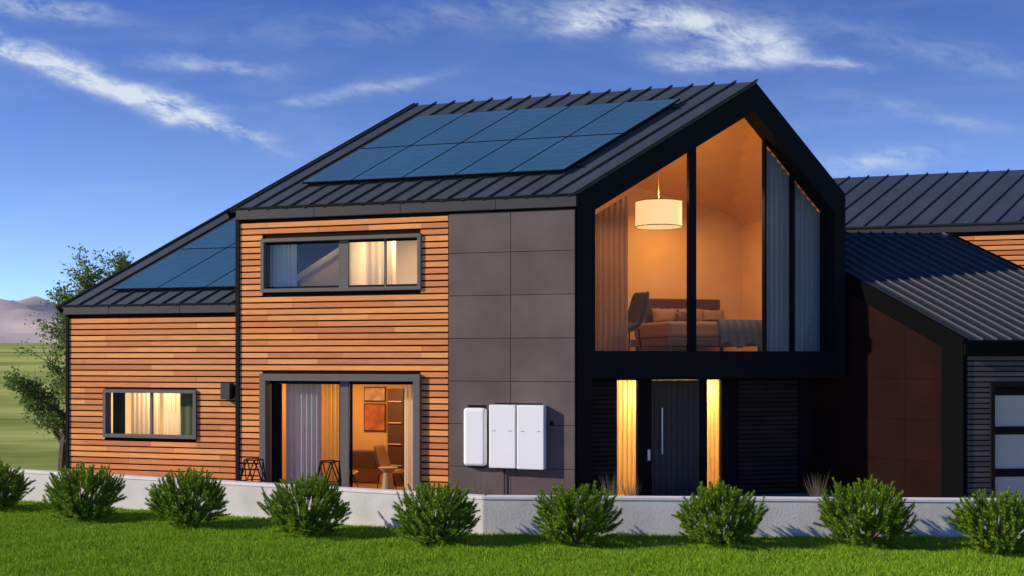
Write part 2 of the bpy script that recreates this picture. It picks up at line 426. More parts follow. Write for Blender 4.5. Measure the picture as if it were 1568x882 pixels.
def winframe(F,a0,a1,z0,z1,b0,b1,th,mulls,par,m=M_frame,nm='window_frame',sill=True):
    mb=MB(nm,m,par)
    if sill: fbox(mb,F,a0-.02,a1+.02,b0,b1,z0-.02,z0+th)
    fbox(mb,F,a0-.02,a1+.02,b0,b1,z1-th,z1+.02)
    lo_=z0+th+.001 if sill else z0
    fbox(mb,F,a0-.02,a0+th,b0,b1,lo_,z1-th-.001); fbox(mb,F,a1-th,a1+.02,b0,b1,lo_,z1-th-.001)
    mb.build(bevel=.004)
    mb=MB(nm+'_mullions',m,par)
    for (x0,x1,b) in mulls: fbox(mb,F,x0,x1,b,b+.05,lo_,z1-th-.001)
    mb.build()
winframe(A,3.354,7.072,4.48,5.62,-.09,.12,.06,[(5.03,5.25,.0),(4.165,4.205,.02),(3.415,3.46,.04),(6.96,7.01,.04)],house)
mb=MB('window_sash',M_black,house)
for (a0,a1) in ((3.42,5.03),(5.25,7.01)):
    fbox(mb,A,a0,a1,.03,.07,4.541,4.59); fbox(mb,A,a0,a1,.03,.07,5.51,5.559)
mb.build()
mb=MB('upper_window_glass',M_glass2,house); mb.poly([A(3.4,.055,4.5),A(7.05,.055,4.5),A(7.05,.055,5.6),A(3.4,.055,5.6)]); mb.build(fixn=False)

# ---- sliding door & living room
winframe(A,3.354,7.072,0,2.66,-.14,.14,.13,[(5.02,5.22,.0)],house,nm='sliding_door_frame',sill=False)
mb=MB('door_sash',M_black,house)
fbox(mb,A,3.49,6.94,.06,.1,2.46,2.529)
for a in (3.484,4.97,5.22,6.85): fbox(mb,A,a,a+.05,.06,.1,0,2.459)
fbox(mb,A,6.66,6.849,.062,.098,0,2.458)
mb.build()
mb=MB('sliding_glass',M_glass,house); mb.poly([A(3.49,.08,0),A(6.94,.08,0),A(6.94,.08,2.5),A(3.49,.08,2.5)]); mb.build(fixn=False)
room(A,3.1,7.6,.17,3.0,.02,2.8,M_wallw,M_floor,house,'living')
area('living_lamp',A(4.8,1.3,2.72),.5,58,WARM,house)
area('living_lamp_2',A(6.6,1.7,2.72),.4,36,WARM,house)
curtain('living_curtain_grey',A,5.78,6.62,.24,.05,2.6,M_curG,house,amp=.055,period=.13)
curtain('living_curtain_yellow',A,5.27,5.85,.55,.05,2.6,M_curY,house,amp=.03,period=.1)
curtain('living_curtain_white',A,3.6,3.85,.3,.05,2.6,M_curW,house,amp=.03,period=.1)
M_art1=mat('art_print',(.5,.14,.05),.6,var=.5,vscale=4); M_art2=mat('art_print_pale',(.65,.4,.25),.6,var=.4,vscale=5)
for (a,z0,z1,m_) in ((5.45,2.0,2.3,M_art2),(5.45,1.28,1.9,M_art1)):
    mb=MB('artwork',m_,house); fbox(mb,A,a,a+.52,2.95,2.98,z0,z1); mb.build()
    mb=MB('artwork_frame',M_bedf,house); fbox(mb,A,a-.03,a+.55,2.97,2.99,z0-.03,z1+.03); mb.build()
mb=MB('sideboard',M_bedf,house); fbox(mb,A,4.7,5.1,2.3,2.7,.02,2.3); fbox(mb,A,5.5,6.6,2.5,2.9,.4,.8); mb.build(bevel=.01)
mb=MB('shelf_boards',M_wallw,house)
for z in (.5,1.0,1.5,2.0): fbox(mb,A,4.74,5.06,2.27,2.299,z,z+.02)
mb.build()
armchair(A,4.75,1.3,.02,mat('chair_brown',(.25,.12,.06),.7),'armchair',1.0,-1)
mb=MB('side_table',mat('side_table_wood',(.35,.2,.1),.5),house)
pp=A(4.45,.8,0); mb.tube([(pp.x,pp.y,.02),(pp.x,pp.y,.1),(pp.x,pp.y,.5),(pp.x,pp.y,.62)],[.2,.14,.1,.22],16); mb.build()
armchair(A,5.75,1.0,.02,mat('chair_yellow',(.6,.42,.16),.8),'armchair',.95,-1)

# ---- batteries
bat=empty('home_battery_unit')
def bbox(name,a0,a1,z0,z1,d,bev):
    mb=MB(name,M_white,bat); fbox(mb,A,a0,a1,-.06-d,-.052,z0,z1); o=mb.build(bevel=bev); 
    o.modifiers['bev'].segments=5
    return o
bbox('inverter',1.86,2.35,.80,2.0,.17,.075)
bbox('battery_left',1.212,1.775,.78,2.07,.20,.02)
bbox('battery_right',.615,1.185,.77,2.07,.20,.02)
mb=MB('mount_plates',M_black,bat)
fbox(mb,A,1.9,2.3,-.05,-.046,.75,2.05); fbox(mb,A,.7,1.7,-.051,-.046,.74,2.1); mb.build()
mb=MB('labels',mat('label_grey',(.35,.35,.36),.5),bat)
for a0 in (1.62,1.28,1.02,.68):
    for k in range(4): fbox(mb,A,a0+k*.022,a0+k*.022+.014,-.2622,-.261,1.53,1.55)
mb.build()
mb=MB('conduit',M_black,bat); mb.tube([A(1.5,-.08,.78),A(1.5,-.08,.0)],[.012]*2,6); mb.tube([A(.5,-.07,1.65),A(.5,-.07,1.75)],[.03]*2,8); mb.build()

# ---- entrance
B=1.0
mb=MB('entry_wall',M_black,house)
wall_open(mb,G,.2,6.15,B,B+.12,0,2.617,[(1.264,1.743,0.05,2.55),(3.371,3.716,.05,2.55),(2.062,3.199,0,2.55)])
mb.build()
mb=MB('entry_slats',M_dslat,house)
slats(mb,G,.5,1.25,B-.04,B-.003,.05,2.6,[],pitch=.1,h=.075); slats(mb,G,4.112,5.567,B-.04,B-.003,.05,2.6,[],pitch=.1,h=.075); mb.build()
mb=MB('front_door',mat('door_dark',(.048,.04,.038),.55,spec=.3,var=.1),house)
na=17
for i in range(na):
    a0=2.066+(3.195-2.066)*i/na; fbox(mb,G,a0+.002,a0+1.129/na-.002,B+.02-(.01 if i%2 else 0),B+.08,.03,2.545)
mb.build()
mb=MB('door_handle',M_steel,house); mb.tube([G(2.28,B-.06,.95),G(2.28,B-.06,1.95)],[.018]*2,8)
for z in (1.05,1.85): mb.tube([G(2.28,B-.06,z),G(2.28,B+.02,z)],[.01]*2,6)
fbox(mb,G,1.96,2.02,B-.02,B-.002,.82,1.05); mb.build()
mb=MB('sidelight_glass',M_glass,house)
for a0,a1 in ((1.264,1.743),(3.371,3.716)): mb.poly([G(a0,B+.05,.05),G(a1,B+.05,.05),G(a1,B+.05,2.55),G(a0,B+.05,2.55)])
mb.build(fixn=False)
room(G,.9,4.3,B+.121,B+1.8,.02,2.61,M_cream,M_floor,house,'foyer')
curtain('foyer_curtain',G,.95,2.05,B+.5,.04,2.59,M_curY,house,amp=.025,period=.11)
curtain('foyer_curtain_2',G,3.25,4.25,B+.5,.04,2.59,M_curY,house,amp=.025,period=.11)
area('foyer_lamp',G(2.1,B+.95,2.58),.4,80,WARM2,house); area('foyer_lamp_2',G(3.6,B+.95,2.58),.4,74,WARM2,house)
area('foyer_front_lamp',G(1.5,B+.3,2.58),.25,2.5,WARM2,house); area('foyer_front_lamp_2',G(3.55,B+.3,2.58),.25,2.5,WARM2,house)

# ---- annex
AE=12.42; z_e=4.28
aop=[(8.95,11.39,1.2,2.28)]
mb=MB('annex_backing',M_back,house); wall_open(mb,N,UL+.02,AE,0,.15,0,4.1,aop); mb.build()
mb=MB('annex_wood_cladding',M_wood,house); slats(mb,N,UL+.05,AE-.05,-.038,-.002,.04,4.06,aop); mb.build()
mb=MB('annex_trim',M_black,house); fbox(mb,N,AE-.048,AE+.03,-.07,.3,0,4.1); mb.build()
mb=MB('annex_fascia',M_fascia,house)
x=UL+.04
for L in (1.6,1.9,1.9): 
    x1=min(x+L,AE+.06); fbox(mb,N,x+.004,x1-.004,-.12,.02,4.05,4.235); x=x1
mb.build(bevel=.006)
mb=MB('annex_gutter_lip',M_black,house); fbox(mb,N,UL+.04,AE+.07,-.14,.02,4.237,4.275); mb.build()
ON=Vector((1.404,22.735,z_e))
def NP(u,k,h): return ON+UA*u+SV*k+NR*h
KM=.95
def aclip(pts,lim=7.75):
    out=[]
    f=lambda p:p[0]-3.381*p[1]-lim
    for i in range(len(pts)):
        p=pts[i]; q=pts[(i+1)%len(pts)]; fp,fq=f(p),f(q)
        if fp>=0: out.append(p)
        if fp*fq<0:
            t=fp/(fp-fq); out.append((p[0]+(q[0]-p[0])*t,p[1]+(q[1]-p[1])*t))
    return out
mb=MB('annex_roof',M_roof,house)
mb.prism([NP(u,k,0) for u,k in aclip([(UL,-.035),(AE+.07,-.035),(AE+.07,KM),(UL,KM)],7.7)],NR*.045); mb.build()
mb=MB('annex_roof_seams',M_fascia,house); u=AE+.05
while u>UL+.15:
    km=min(KM+.01,(u-7.72)/3.381)
    mb.hexa([NP(u-.011,-.04,.04),NP(u+.011,-.04,.04),NP(u+.011,km,.04),NP(u-.011,km,.04),NP(u-.011,-.04,.088),NP(u+.011,-.04,.088),NP(u+.011,km,.088),NP(u-.011,km,.088)]); u-=.452
mb.build()
mb=MB('annex_rake_trim',M_black,house)
mb.hexa([NP(AE+.05,-.04,-.12),NP(AE+.1,-.04,-.12),NP(AE+.1,KM,-.12),NP(AE+.05,KM,-.12),NP(AE+.05,-.04,.09),NP(AE+.1,-.04,.09),NP(AE+.1,KM,.09),NP(AE+.05,KM,.09)]); mb.build()
a1=NP(AE+.07,-.03,0); a2=NP(AE+.07,KM,0); a3=N(AE,4.2,4.6); a4=N(UL,4.2,4.6); a5=N(UL+.01,KM*2.16,a2.z)
mb=MB('annex_roof_back',M_roof,house); mb.poly([a1,a2,a3]); mb.poly([a2,a5,a4,a3]); mb.build(fixn=False)
mb=MB('annex_rear_walls',M_dslat,house); z0v=Vector((0,0,1))
for p,q in ((N(AE,0,0),N(AE,4.2,0)),(N(AE,4.2,0),N(UL,4.2,0))):
    mb.poly([p,q,q+z0v*4.6,p+z0v*4.25])
mb.build(fixn=False)
sp2=empty('solar_panel_array')
solar(sp2,NP,[7.9,9.15,10.4,11.65],[.10,.49,.88],aclip)
winframe(N,8.95,11.39,1.2,2.28,-.09,.12,.06,[(10.13,10.19,0.0)],house,nm='annex_window_frame')
mb=MB('annex_glass',M_glass,house); mb.poly([N(8.97,.05,1.22),N(11.37,.05,1.22),N(11.37,.05,2.26),N(8.97,.05,2.26)]); mb.build(fixn=False)
room(N,8.3,12.0,.17,2.8,.05,2.9,M_cream,M_floor,house,'study')
curtain('study_curtain',N,10.25,11.0,.45,.1,2.8,M_curW,house,amp=.03,period=.12)
curtain('study_curtain_2',N,9.6,10.12,.45,.1,2.8,M_curW,house,amp=.03,period=.12)
curtain('study_green_reflection',N,8.98,9.55,.26,.1,2.8,mat('painted_green_reflection',(.10,.12,.05),.9),house,amp=.012,period=.2)  # sheet painted as the pane's green outdoor reflection, not a real curtain
curtain('study_curtain_4',N,11.05,11.38,.26,.1,2.8,mat('curtain_dark',(.03,.025,.025),.9),house,amp=.012,period=.2)
area('study_lamp',N(10.3,1.2,2.85),.5,95,WARM2,house)
sc=empty('wall_sconce')
mb=MB('body',M_fascia,sc); fbox(mb,N,7.98,8.22,-.22,-.05,2.1,2.46); mb.build(bevel=.01)
mb=MB('back_plate',M_black,sc); fbox(mb,N,7.94,8.18,-.05,-.037,2.15,2.4); mb.build()

# ---- rear wing
wing=Frame((13.37+6*.9583,29-6*.2858),(-.9583,.2858),nA)
mb=MB('rear_wing_backing',M_back,house); fbox(mb,wing,0,14,0,.2,0,6.4); mb.build()
mb=MB('rear_wing_cladding',M_wood,house); slats(mb,wing,0,14,-.035,-.002,2.2,6.36,[]); mb.build()
mb=MB('rear_wing_fascia',M_fascia,house); fbox(mb,wing,-.05,14,-.12,.02,6.36,6.6); mb.build()
OW=wing(0,0,6.63); SW=Vector((2.6,2.6,1.78)); NW=UA.cross(SW).normalized(); NW=NW if NW.z>0 else -NW
def WP(u,k,h): return OW+UA*u+SW*k+NW*h
mb=MB('rear_wing_roof',M_roof,house); mb.prism([WP(-.05,-.05,0),WP(14,-.05,0),WP(14,1,0),WP(-.05,1,0)],NW*.05); 
mb.poly([WP(0,1,0),WP(14,1,0),WP(14,1,0)+Vector((.6,3,-1.8)),WP(0,1,0)+Vector((.6,3,-1.8))]); mb.build(fixn=False)
mb=MB('rear_wing_seams',M_fascia,house); u=0
while u<14:
    mb.hexa([WP(u-.014,-.05,.04),WP(u+.014,-.05,.04),WP(u+.014,1.01,.04),WP(u-.014,1.01,.04),WP(u-.014,-.05,.09),WP(u+.014,-.05,.09),WP(u+.014,1.01,.09),WP(u-.014,1.01,.09)]); u+=.55
mb.build()

# ---- garage
gar=empty('garage')
G0=(8.98,22.0); wv=Vector((-.6,.8,0)); fv=Vector((.995,.1,0)).normalized()
GF=Frame(G0,(.995,.1),(-.1,.995)); GS=Frame(G0,(-.6,.8),(.8,.6))
OG=Vector((*G0,3.38)); SG=Vector((-.6,.8,.5266)); NG=fv.cross(SG).normalized(); NG=NG if NG.z>0 else -NG
def GP(q,t,h): return OG+fv*q+SG*t+NG*h
W0=4.17+.02
def gl(q,t):
    p=GP(q,t,0); e=G(6.2,0,0); return (p.x-e.x)*G.a.x+(p.y-e.y)*G.a.y
def gclip(pts):
    out=[]
    for i in range(len(pts)):
        p=pts[i]; q=pts[(i+1)%len(pts)]; fp,fq=gl(*p),gl(*q)
        if fp>=0: out.append(p)
        if fp*fq<0:
            t=fp/(fp-fq); out.append((p[0]+(q[0]-p[0])*t,p[1]+(q[1]-p[1])*t))
    return out
TG=4.84
mb=MB('roof',M_groof,gar); mb.prism([GP(q,t,0) for q,t in gclip([(-.05,-.08),(W0,-.08),(W0,TG),(-.05,TG)])],NG*.05); mb.build()
mb=MB('roof_seams',mat('garage_seam_metal',(.10,.095,.09),.4,metal=.3),gar); q=-.03
while q<W0+.02:
    tm=TG+.02
    while gl(q,tm)<0.02 and tm>0: tm-=.02
    mb.hexa([GP(q-.009,-.09,.045),GP(q+.009,-.09,.045),GP(q+.009,tm,.045),GP(q-.009,tm,.045),GP(q-.009,-.09,.085),GP(q+.009,-.09,.085),GP(q+.009,tm,.085),GP(q-.009,tm,.085)]); q+=.298
mb.build()
rr=GP(W0,TG,0); rl=[GP(q,t,0) for q,t in gclip([(-.05,TG),(W0,TG),(W0,TG-.01),(-.05,TG-.01)])]
mb=MB('roof_back',M_groof,gar); bl=min(rl,key=lambda p:p.x)
mb.poly([rr,bl,bl+Vector((0,1.6,-1.2)),rr+Vector((0,1.6,-1.2))]); mb.build(fixn=False)
mb=MB('barge_boards',M_mblack,gar)
def slab(q0,q1,t0,t1,h0,h1): mb.hexa([GP(q0,t0,h0),GP(q1,t0,h0),GP(q1,t1,h0),GP(q0,t1,h0),GP(q0,t0,h1),GP(q1,t0,h1),GP(q1,t1,h1),GP(q0,t1,h1)])
slab(-.14,-.052,-.1,2.95,-.32,.09); slab(W0+.002,W0+.08,-.1,TG,-.2,.09)
mb.build()
mb=MB('eave_beam',M_mblack,gar); fbox(mb,GF,-.06,4.3,-.13,.02,3.08,3.33); mb.build()
mb=MB('corner_pillar',M_mblack,gar); fbox(mb,GS,-.02,.46,-.1,.02,0,3.3); mb.build()
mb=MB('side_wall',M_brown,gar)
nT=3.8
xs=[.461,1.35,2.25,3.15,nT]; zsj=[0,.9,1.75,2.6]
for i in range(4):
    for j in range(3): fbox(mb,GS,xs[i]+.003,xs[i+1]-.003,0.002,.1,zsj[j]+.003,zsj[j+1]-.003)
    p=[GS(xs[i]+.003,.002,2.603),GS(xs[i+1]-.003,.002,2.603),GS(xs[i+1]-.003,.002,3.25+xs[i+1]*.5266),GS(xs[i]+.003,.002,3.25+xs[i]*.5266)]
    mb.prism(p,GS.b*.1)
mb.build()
mb=MB('side_core',M_black,gar); mb.prism([GS(0,.05,0),GS(nT,.05,0),GS(nT,.05,3.2+nT*.52),GS(0,.05,3.2)],GS.b*.04); mb.build()
gop=[(.546,3.9,0,2.45)]
mb=MB('front_backing',M_black,gar); wall_open(mb,GF,0.03,4.2,.0,.15,0,3.1,gop); mb.build()
mb=MB('front_slats',mat('garage_slats',(.085,.07,.068),.7,spec=.2,island=.15,var=.1),gar); slats(mb,GF,.03,4.2,-.04,-.003,.04,3.08,gop,pitch=.105,h=.078); mb.build()
mb=MB('door_frame',M_black,gar); fbox(mb,GF,.5,.58,-.08,.1,0,2.45); fbox(mb,GF,.5,3.95,-.08,.1,2.452,2.53); 
for z in (2.34,1.56,.72): fbox(mb,GF,.582,3.9,.0,.06,z-.06,z+.1)
mb.build()
mb=MB('door_panels',M_frost,gar)
for z0,z1 in ((1.66,2.28),(.82,1.50),(.05,.66)):
    for k in range(3): fbox(mb,GF,.6+k*1.1,.6+k*1.1+1.06,.03,.05,z0,z1)
mb.build()
mb=MB('right_end_wall',M_dslat,gar); e1=GF(4.2,0,0); rb=rr-Vector((.05,0,.05))
mb.poly([e1,(e1.x,e1.y,3.2),(rb.x,rb.y,rb.z),(rb.x,rb.y,0)]); mb.build(fixn=False)

# ---- patio furniture: wire stools
def wire(name,x,y):
    e=MB(name,M_black); r0,r1,r2=.19,.27,.2; pts=[]
    for ring,(r,z,o) in enumerate(((r0,.02,0),(r1,.48,.5),(r2,.92,0))):
        pts.append([(x+r*math.cos(2*math.pi*(k+o)/5),y+r*math.sin(2*math.pi*(k+o)/5),z) for k in range(5)])
    for ring in range(3):
        for k in range(5): e.tube([pts[ring][k],pts[ring][(k+1)%5]],[.013]*2,5)
    for k in range(5):
        e.tube([pts[0][k],pts[1][k]],[.013]*2,5); e.tube([pts[0][(k+1)%5],pts[1][k]],[.013]*2,5)
        e.tube([pts[2][k],pts[1][k]],[.013]*2,5); e.tube([pts[2][(k+1)%5],pts[1][k]],[.013]*2,5)
    e.build()
wire('wire_stool',-5.36,23.0); wire('wire_stool',-3.72,22.6)

# ------------------------------------------------------------------ garden wall
gw=empty('garden_wall')
K=Vector((-.49,18.9,0)); Lw=Vector((-22,18.9+21.51*.452,0)); Rw=Vector((14,18.2,0))
def wallseg(p,q,h,th,m,name,z0=0,ext=0):
    d=(q-p).normalized(); nn_=Vector((-d.y,d.x,0)); 
    if nn_.y<0: nn_=-nn_
    mb=MB(name,m,gw); p=p-nn_*ext; q=q-nn_*ext; t=nn_*(th+2*ext)
    mb.hexa([p+Vector((0,0,z0)),q+Vector((0,0,z0)),q+t+Vector((0,0,z0)),p+t+Vector((0,0,z0)),p+Vector((0,0,h)),q+Vector((0,0,h)),q+t+Vector((0,0,h)),p+t+Vector((0,0,h))]); return mb.build(bevel=.008)
wallseg(Lw,K,.61,.2,M_conc,'wall_left'); wallseg(K+Vector((.002,0,0)),Rw,.61,.2,M_conc,'wall_right')
wallseg(Lw,K,.665,.2,M_cap,'cap_left',.611,.015); wallseg(K+Vector((.004,0,0)),Rw,.665,.2,M_cap,'cap_right',.611,.015)

# ------------------------------------------------------------------ ground
def gz(x,y):
    if y<36: return 0
    t=min(y,300)-36; return .0283*t*min(1,t/40)
ys=[-60,-20,0,10,20,30,36,42,50,60,75,95,120,150,190,240,300,420,700,1200,2500]; xsn=[-2500,-1200,-600,-300,-150,-80,-40,-20,0,20,40,80,150,300,600,1200,2500]
M_g=bpy.data.materials.new('grass_ground'); M_g.use_nodes=True; nt=M_g.node_tree; b=nt.nodes['Principled BSDF']; b.inputs['Roughness'].default_value=.95; b.inputs['Specular IOR Level'].default_value=.1
tc=nt.nodes.new('ShaderNodeTexCoord'); mp=nt.nodes.new('ShaderNodeMapping'); mp.inputs['Scale'].default_value=(.3,1,1); nt.links.new(tc.outputs['Object'],mp.inputs[0])
n1=nt.nodes.new('ShaderNodeTexNoise'); n1.inputs['Scale'].default_value=.09; n1.inputs['Detail'].default_value=8; n1.inputs['Roughness'].default_value=.65; nt.links.new(mp.outputs[0],n1.inputs['Vector'])
cr=nt.nodes.new('ShaderNodeValToRGB'); cr.color_ramp.elements[0].position=.40; cr.color_ramp.elements[0].color=(.14,.21,.022,1); cr.color_ramp.elements[1].position=.60; cr.color_ramp.elements[1].color=(.52,.54,.13,1)
nt.links.new(n1.outputs['Fac'],cr.inputs[0]); nt.links.new(cr.outputs[0],b.inputs['Base Color'])
mb=MB('ground',M_g)
for y in ys:
    for x in xsn: mb.v.append((x,y,gz(x,y)))
nx=len(xsn)
for j in range(len(ys)-1):
    for i in range(nx-1): mb.f.append((j*nx+i,j*nx+i+1,(j+1)*nx+i+1,(j+1)*nx+i))
mb.build(fixn=False)
mb=MB('patio_paving',M_pave); mb.poly([(-11,23.9,.006),(-.4,19.2,.006),(14,18.5,.006),(14,24.5,.006),(5.5,24.6,.006),(-10,26.2,.006)]); mb.build(fixn=False)

# hills
M_h=mat('hazed_hill_rock',(.60,.49,.42),.95,var=.3,vscale=.02,bump=1,bscale=.03)  # distance haze put into the base colour, lighter and bluer than the rock
mb=MB('hills',M_h); NX,NY=160,26
for j in range(NY):
    for i in range(NX):
        x=-1100+1900*i/(NX-1); y=560+520*j/(NY-1)
        env=math.sin(math.pi*j/(NY-1))
        z=env*(36+20*mnoise.fractal(Vector((x*.006,y*.006,1)),1,2,6)+10*mnoise.fractal(Vector((x*.03,y*.03,3)),.8,2,5))*(1 if x<-320 else max(.25,1-(x+320)/250))
        mb.v.append((x,y,z))
for j in range(NY-1):
    for i in range(NX-1): mb.f.append((j*NX+i,j*NX+i+1,(j+1)*NX+i+1,(j+1)*NX+i))
mb.build(fixn=False,smooth=True)

# lawn blades
M_blade=mat('grass_blade',(.24,.40,.02),.7,spec=.15,island=.5,hue=.03,sub=.25)
NB=380000
yy=np.random.uniform(14.2,23.5,NB*2); xx=np.random.uniform(-12,10.5,NB*2)
lim=np.where(xx<-.49,18.85-(xx+.49)*.452,18.85-(xx+.49)*.048)
keep=(yy<lim)&(np.abs(xx)<yy*.49+.6); xx=xx[keep][:NB]; yy=yy[keep][:NB]; nb=len(xx)
h=np.random.uniform(.03,.08,nb)*(1+.4*np.sin(xx*2.7+np.sin(yy*3.3))*np.sin(yy*2.9+np.sin(xx*1.3)*2)); an=np.random.uniform(0,np.pi,nb); wd=np.random.uniform(.004,.009,nb)
tr=np.zeros((nb,3,3)); dx=np.cos(an)*wd; dy=np.sin(an)*wd
tr[:,0]=np.stack([xx-dx,yy-dy,np.zeros(nb)],1); tr[:,1]=np.stack([xx+dx,yy+dy,np.zeros(nb)],1)
tr[:,2]=np.stack([xx+np.random.normal(0,.025,nb),yy+np.random.normal(0,.025,nb),h],1)
trimesh('lawn_grass',tr,M_blade)

# bushes
M_needle=mat('bush_foliage',(.20,.32,.022),.65,spec=.2,island=.45,hue=.03,sub=.22)
def bush_arr(seed):
    rs=np.random.RandomState(seed); out=[]
    for s in range(430):
        th=rs.uniform(0,2*np.pi); cz_=rs.uniform(-.95,1); ph=np.arccos(cz_); rad=rs.uniform(.25,1.0)**.45*(1+.12*np.sin(3*th+seed)*np.sin(2*ph)+.09*np.sin(7*th+ph*5))
        d=np.array([np.sin(ph)*np.cos(th),np.sin(ph)*np.sin(th),np.cos(ph)])
        p=np.array([d[0]*.56*rad,d[1]*.56*rad,.37+d[2]*.37*rad])
        up=.35+.45*(cz_+1)/2
        dr=d*.6*np.array([1,1,.4])+np.array([0,0,up])+rs.normal(0,.17,3); dr/=np.linalg.norm(dr)
        L=rs.uniform(.14,.25); m=88
        t=rs.uniform(0,1,m); v=rs.normal(0,1,(m,3)); v-=np.outer(v@dr,dr); v/=np.linalg.norm(v,axis=1)[:,None]
        base=p+np.outer(t*L,dr); nd=dr*.75+v*(.8-.35*t)[:,None]; nd/=np.linalg.norm(nd,axis=1)[:,None]
        sd=np.cross(nd,v); sd/=np.linalg.norm(sd,axis=1)[:,None]
        ln=rs.uniform(.045,.075,m)*(1.15-.35*t); w_=.007
        tri=np.stack([base-sd*w_,base+sd*w_,base+nd*ln[:,None]],1); out.append(tri)
    a=np.concatenate(out); a[:,:,2]=np.maximum(a[:,:,2],.0); return a
bm_=[bush_arr(3),bush_arr(11),bush_arr(29)]
bl_=[(-10.25,22.0,1.0),(-7.95,20.6,1.04),(-5.75,19.75,1.02),(-3.5,18.75,1.05),(-1.22,17.95,1.04),(1.03,17.85,1.01),(3.35,17.75,1.05),(5.65,17.7,1.08),(7.5,17.0,1.04)]
meshes=[]
for i,(x,y,s) in enumerate(bl_):
    if i<3:
        o=trimesh('bush',bm_[i],M_needle); meshes.append(o.data)
        st=MB('stems',mat('bush_stem',(.09,.06,.04),.9),o)
        for k in range(14):
            t=random.uniform(0,6.28); r=random.uniform(.15,.42)
            st.tube([(0,0,0),(r*.5*math.cos(t),r*.5*math.sin(t),.22),(r*math.cos(t),r*math.sin(t),random.uniform(.35,.7))],[.02,.014,.006],5)
        so=st.build(); stm=so.data if i==0 else stm
    else:
        o=bpy.data.objects.new('bush',meshes[i%3]); COL.objects.link(o)
        so=bpy.data.objects.new('stems',stm); COL.objects.link(so); so.parent=o
    o.location=(x,y,0); o.scale=(s*1.0,s*1.0,s*random.uniform(1.02,1.14)); o.rotation_euler=(0,0,random.uniform(0,6.28))

M_dry=mat('dry_grass',(.25,.2,.11),.8,island=.3)
def tuft(x,y,hh,n=70):
    a=np.zeros((n,3,3))
    for k in range(n):
        t=random.uniform(0,6.28); r=random.uniform(.05,.4)*hh; z=hh*random.uniform(.6,1)
        a[k]=[(x-.006,y,0),(x+.006,y,0),(x+r*math.cos(t),y+r*math.sin(t),z)]
    trimesh('ornamental_grass',a,M_dry)
tuft(-.55,21.3,.95); tuft(1.9,21.3,.9); tuft(2.3,21.6,.8); tuft(6.1,22.2,.8)

# tree
def tree(name,x,y,H,seed,leaves,lcol):
    rnd=random.Random(seed); e=empty(name); mb=MB('trunk_and_limbs',mat('bark',(.10,.075,.05),.95,var=.3,vscale=8,bump=.4,bscale=20),e)
    tips=[]
    def grow(p,d,L,r,lvl):
        pts=[p]; rad=[r]; n=6 if lvl==0 else 5; dd=d.copy()
        for i in range(n):
            dd=(dd+Vector((rnd.uniform(-.16,.16),rnd.uniform(-.16,.16),rnd.uniform(-.05,.16)))).normalized()
            p=p+dd*L/n; pts.append(p); rad.append(r*(1-.62*(i+1)/n))
            if lvl<3 and (i>=1 or lvl==0):
                for _ in range(3 if lvl==0 else 2):
                    t=rnd.uniform(0,6.28); side=Vector((math.cos(t),math.sin(t),rnd.uniform(-.1,.6)))
                    grow(p,(dd*.45+side*.85).normalized(),L*rnd.uniform(.22,.33) if lvl==0 else L*rnd.uniform(.4,.6),rad[-1]*.55,lvl+1)
            if lvl>=2: tips.append(p)
        mb.tube(pts,rad,6 if lvl<2 else 4)
    grow(Vector((x,y,0)),Vector((0,0,1)),H*.86,.12,0)
    mb.build(fixn=False)
    per=max(1,leaves/len(tips)); arr=[]
    for t in tips:
        f=mnoise.noise(t*1.8)
        if f<-.06: continue
        k=int(per*rnd.uniform(.5,1.9)*(1+f)+.5)
        if k<1: continue
        c=np.array(t)+np.random.normal(0,.10,(k,3)); d=np.random.normal(0,1,(k,3)); d/=np.linalg.norm(d,axis=1)[:,None]
        u=np.cross(d,np.random.normal(0,1,(k,3))); u/=np.linalg.norm(u,axis=1)[:,None]; l=np.random.uniform(.035,.065,k)[:,None]
        arr.append(np.stack([c-d*l,c+u*l*.45,c+d*l,c-u*l*.45],1))
    trimesh('foliage',np.concatenate(arr),mat('tree_leaf',lcol,.6,spec=.25,island=.4,hue=.02,sub=.3),e)
tree('tree',-11.6,28.6,5.3,5,27000,(.17,.24,.055))

# ------------------------------------------------------------------ light + world
sd=Vector((-.975,-.22,0)).normalized(); el=math.radians(24); sv=Vector((sd.x*math.cos(el),sd.y*math.cos(el),math.sin(el)))
sl=bpy.data.lights.new('sun','SUN'); sl.energy=5.0; sl.angle=math.radians(.5); sl.color=(1,.87,.68)
so=bpy.data.objects.new('sun',sl); so.rotation_euler=sv.to_track_quat('Z','Y').to_euler(); so.location=(-40,-10,30); COL.objects.link(so)
W=bpy.data.worlds.new('World'); S.world=W; W.use_nodes=True; nt=W.node_tree; nt.nodes.clear()
def nd(t): return nt.nodes.new(t)
def M(op,a,b=None,c=None,cl=False):
    n=nd('ShaderNodeMath'); n.operation=op; n.use_clamp=cl
    for i,v in enumerate((a,b,c)):
        if v is None: continue
        if isinstance(v,(int,float)): n.inputs[i].default_value=v
        else: nt.links.new(v,n.inputs[i])
    return n.outputs[0]
tc=nd('ShaderNodeTexCoord'); sx=nd('ShaderNodeSeparateXYZ'); nt.links.new(tc.outputs['Generated'],sx.inputs[0])
X,Y,Z=sx.outputs
cz=M('MULTIPLY',M('MAXIMUM',Z,0.0),2.9); cz=M('ADD',cz,.015)
cb=nd('ShaderNodeCombineXYZ'); nt.links.new(X,cb.inputs[0]); nt.links.new(Y,cb.inputs[1]); nt.links.new(cz,cb.inputs[2])
nrm=nd('ShaderNodeVectorMath'); nrm.operation='NORMALIZE'; nt.links.new(cb.outputs[0],nrm.inputs[0])
sky=nd('ShaderNodeTexSky'); sky.sky_type='NISHITA'; sky.sun_disc=False; sky.sun_elevation=el; sky.sun_rotation=math.atan2(sd.x,sd.y)%(2*math.pi)
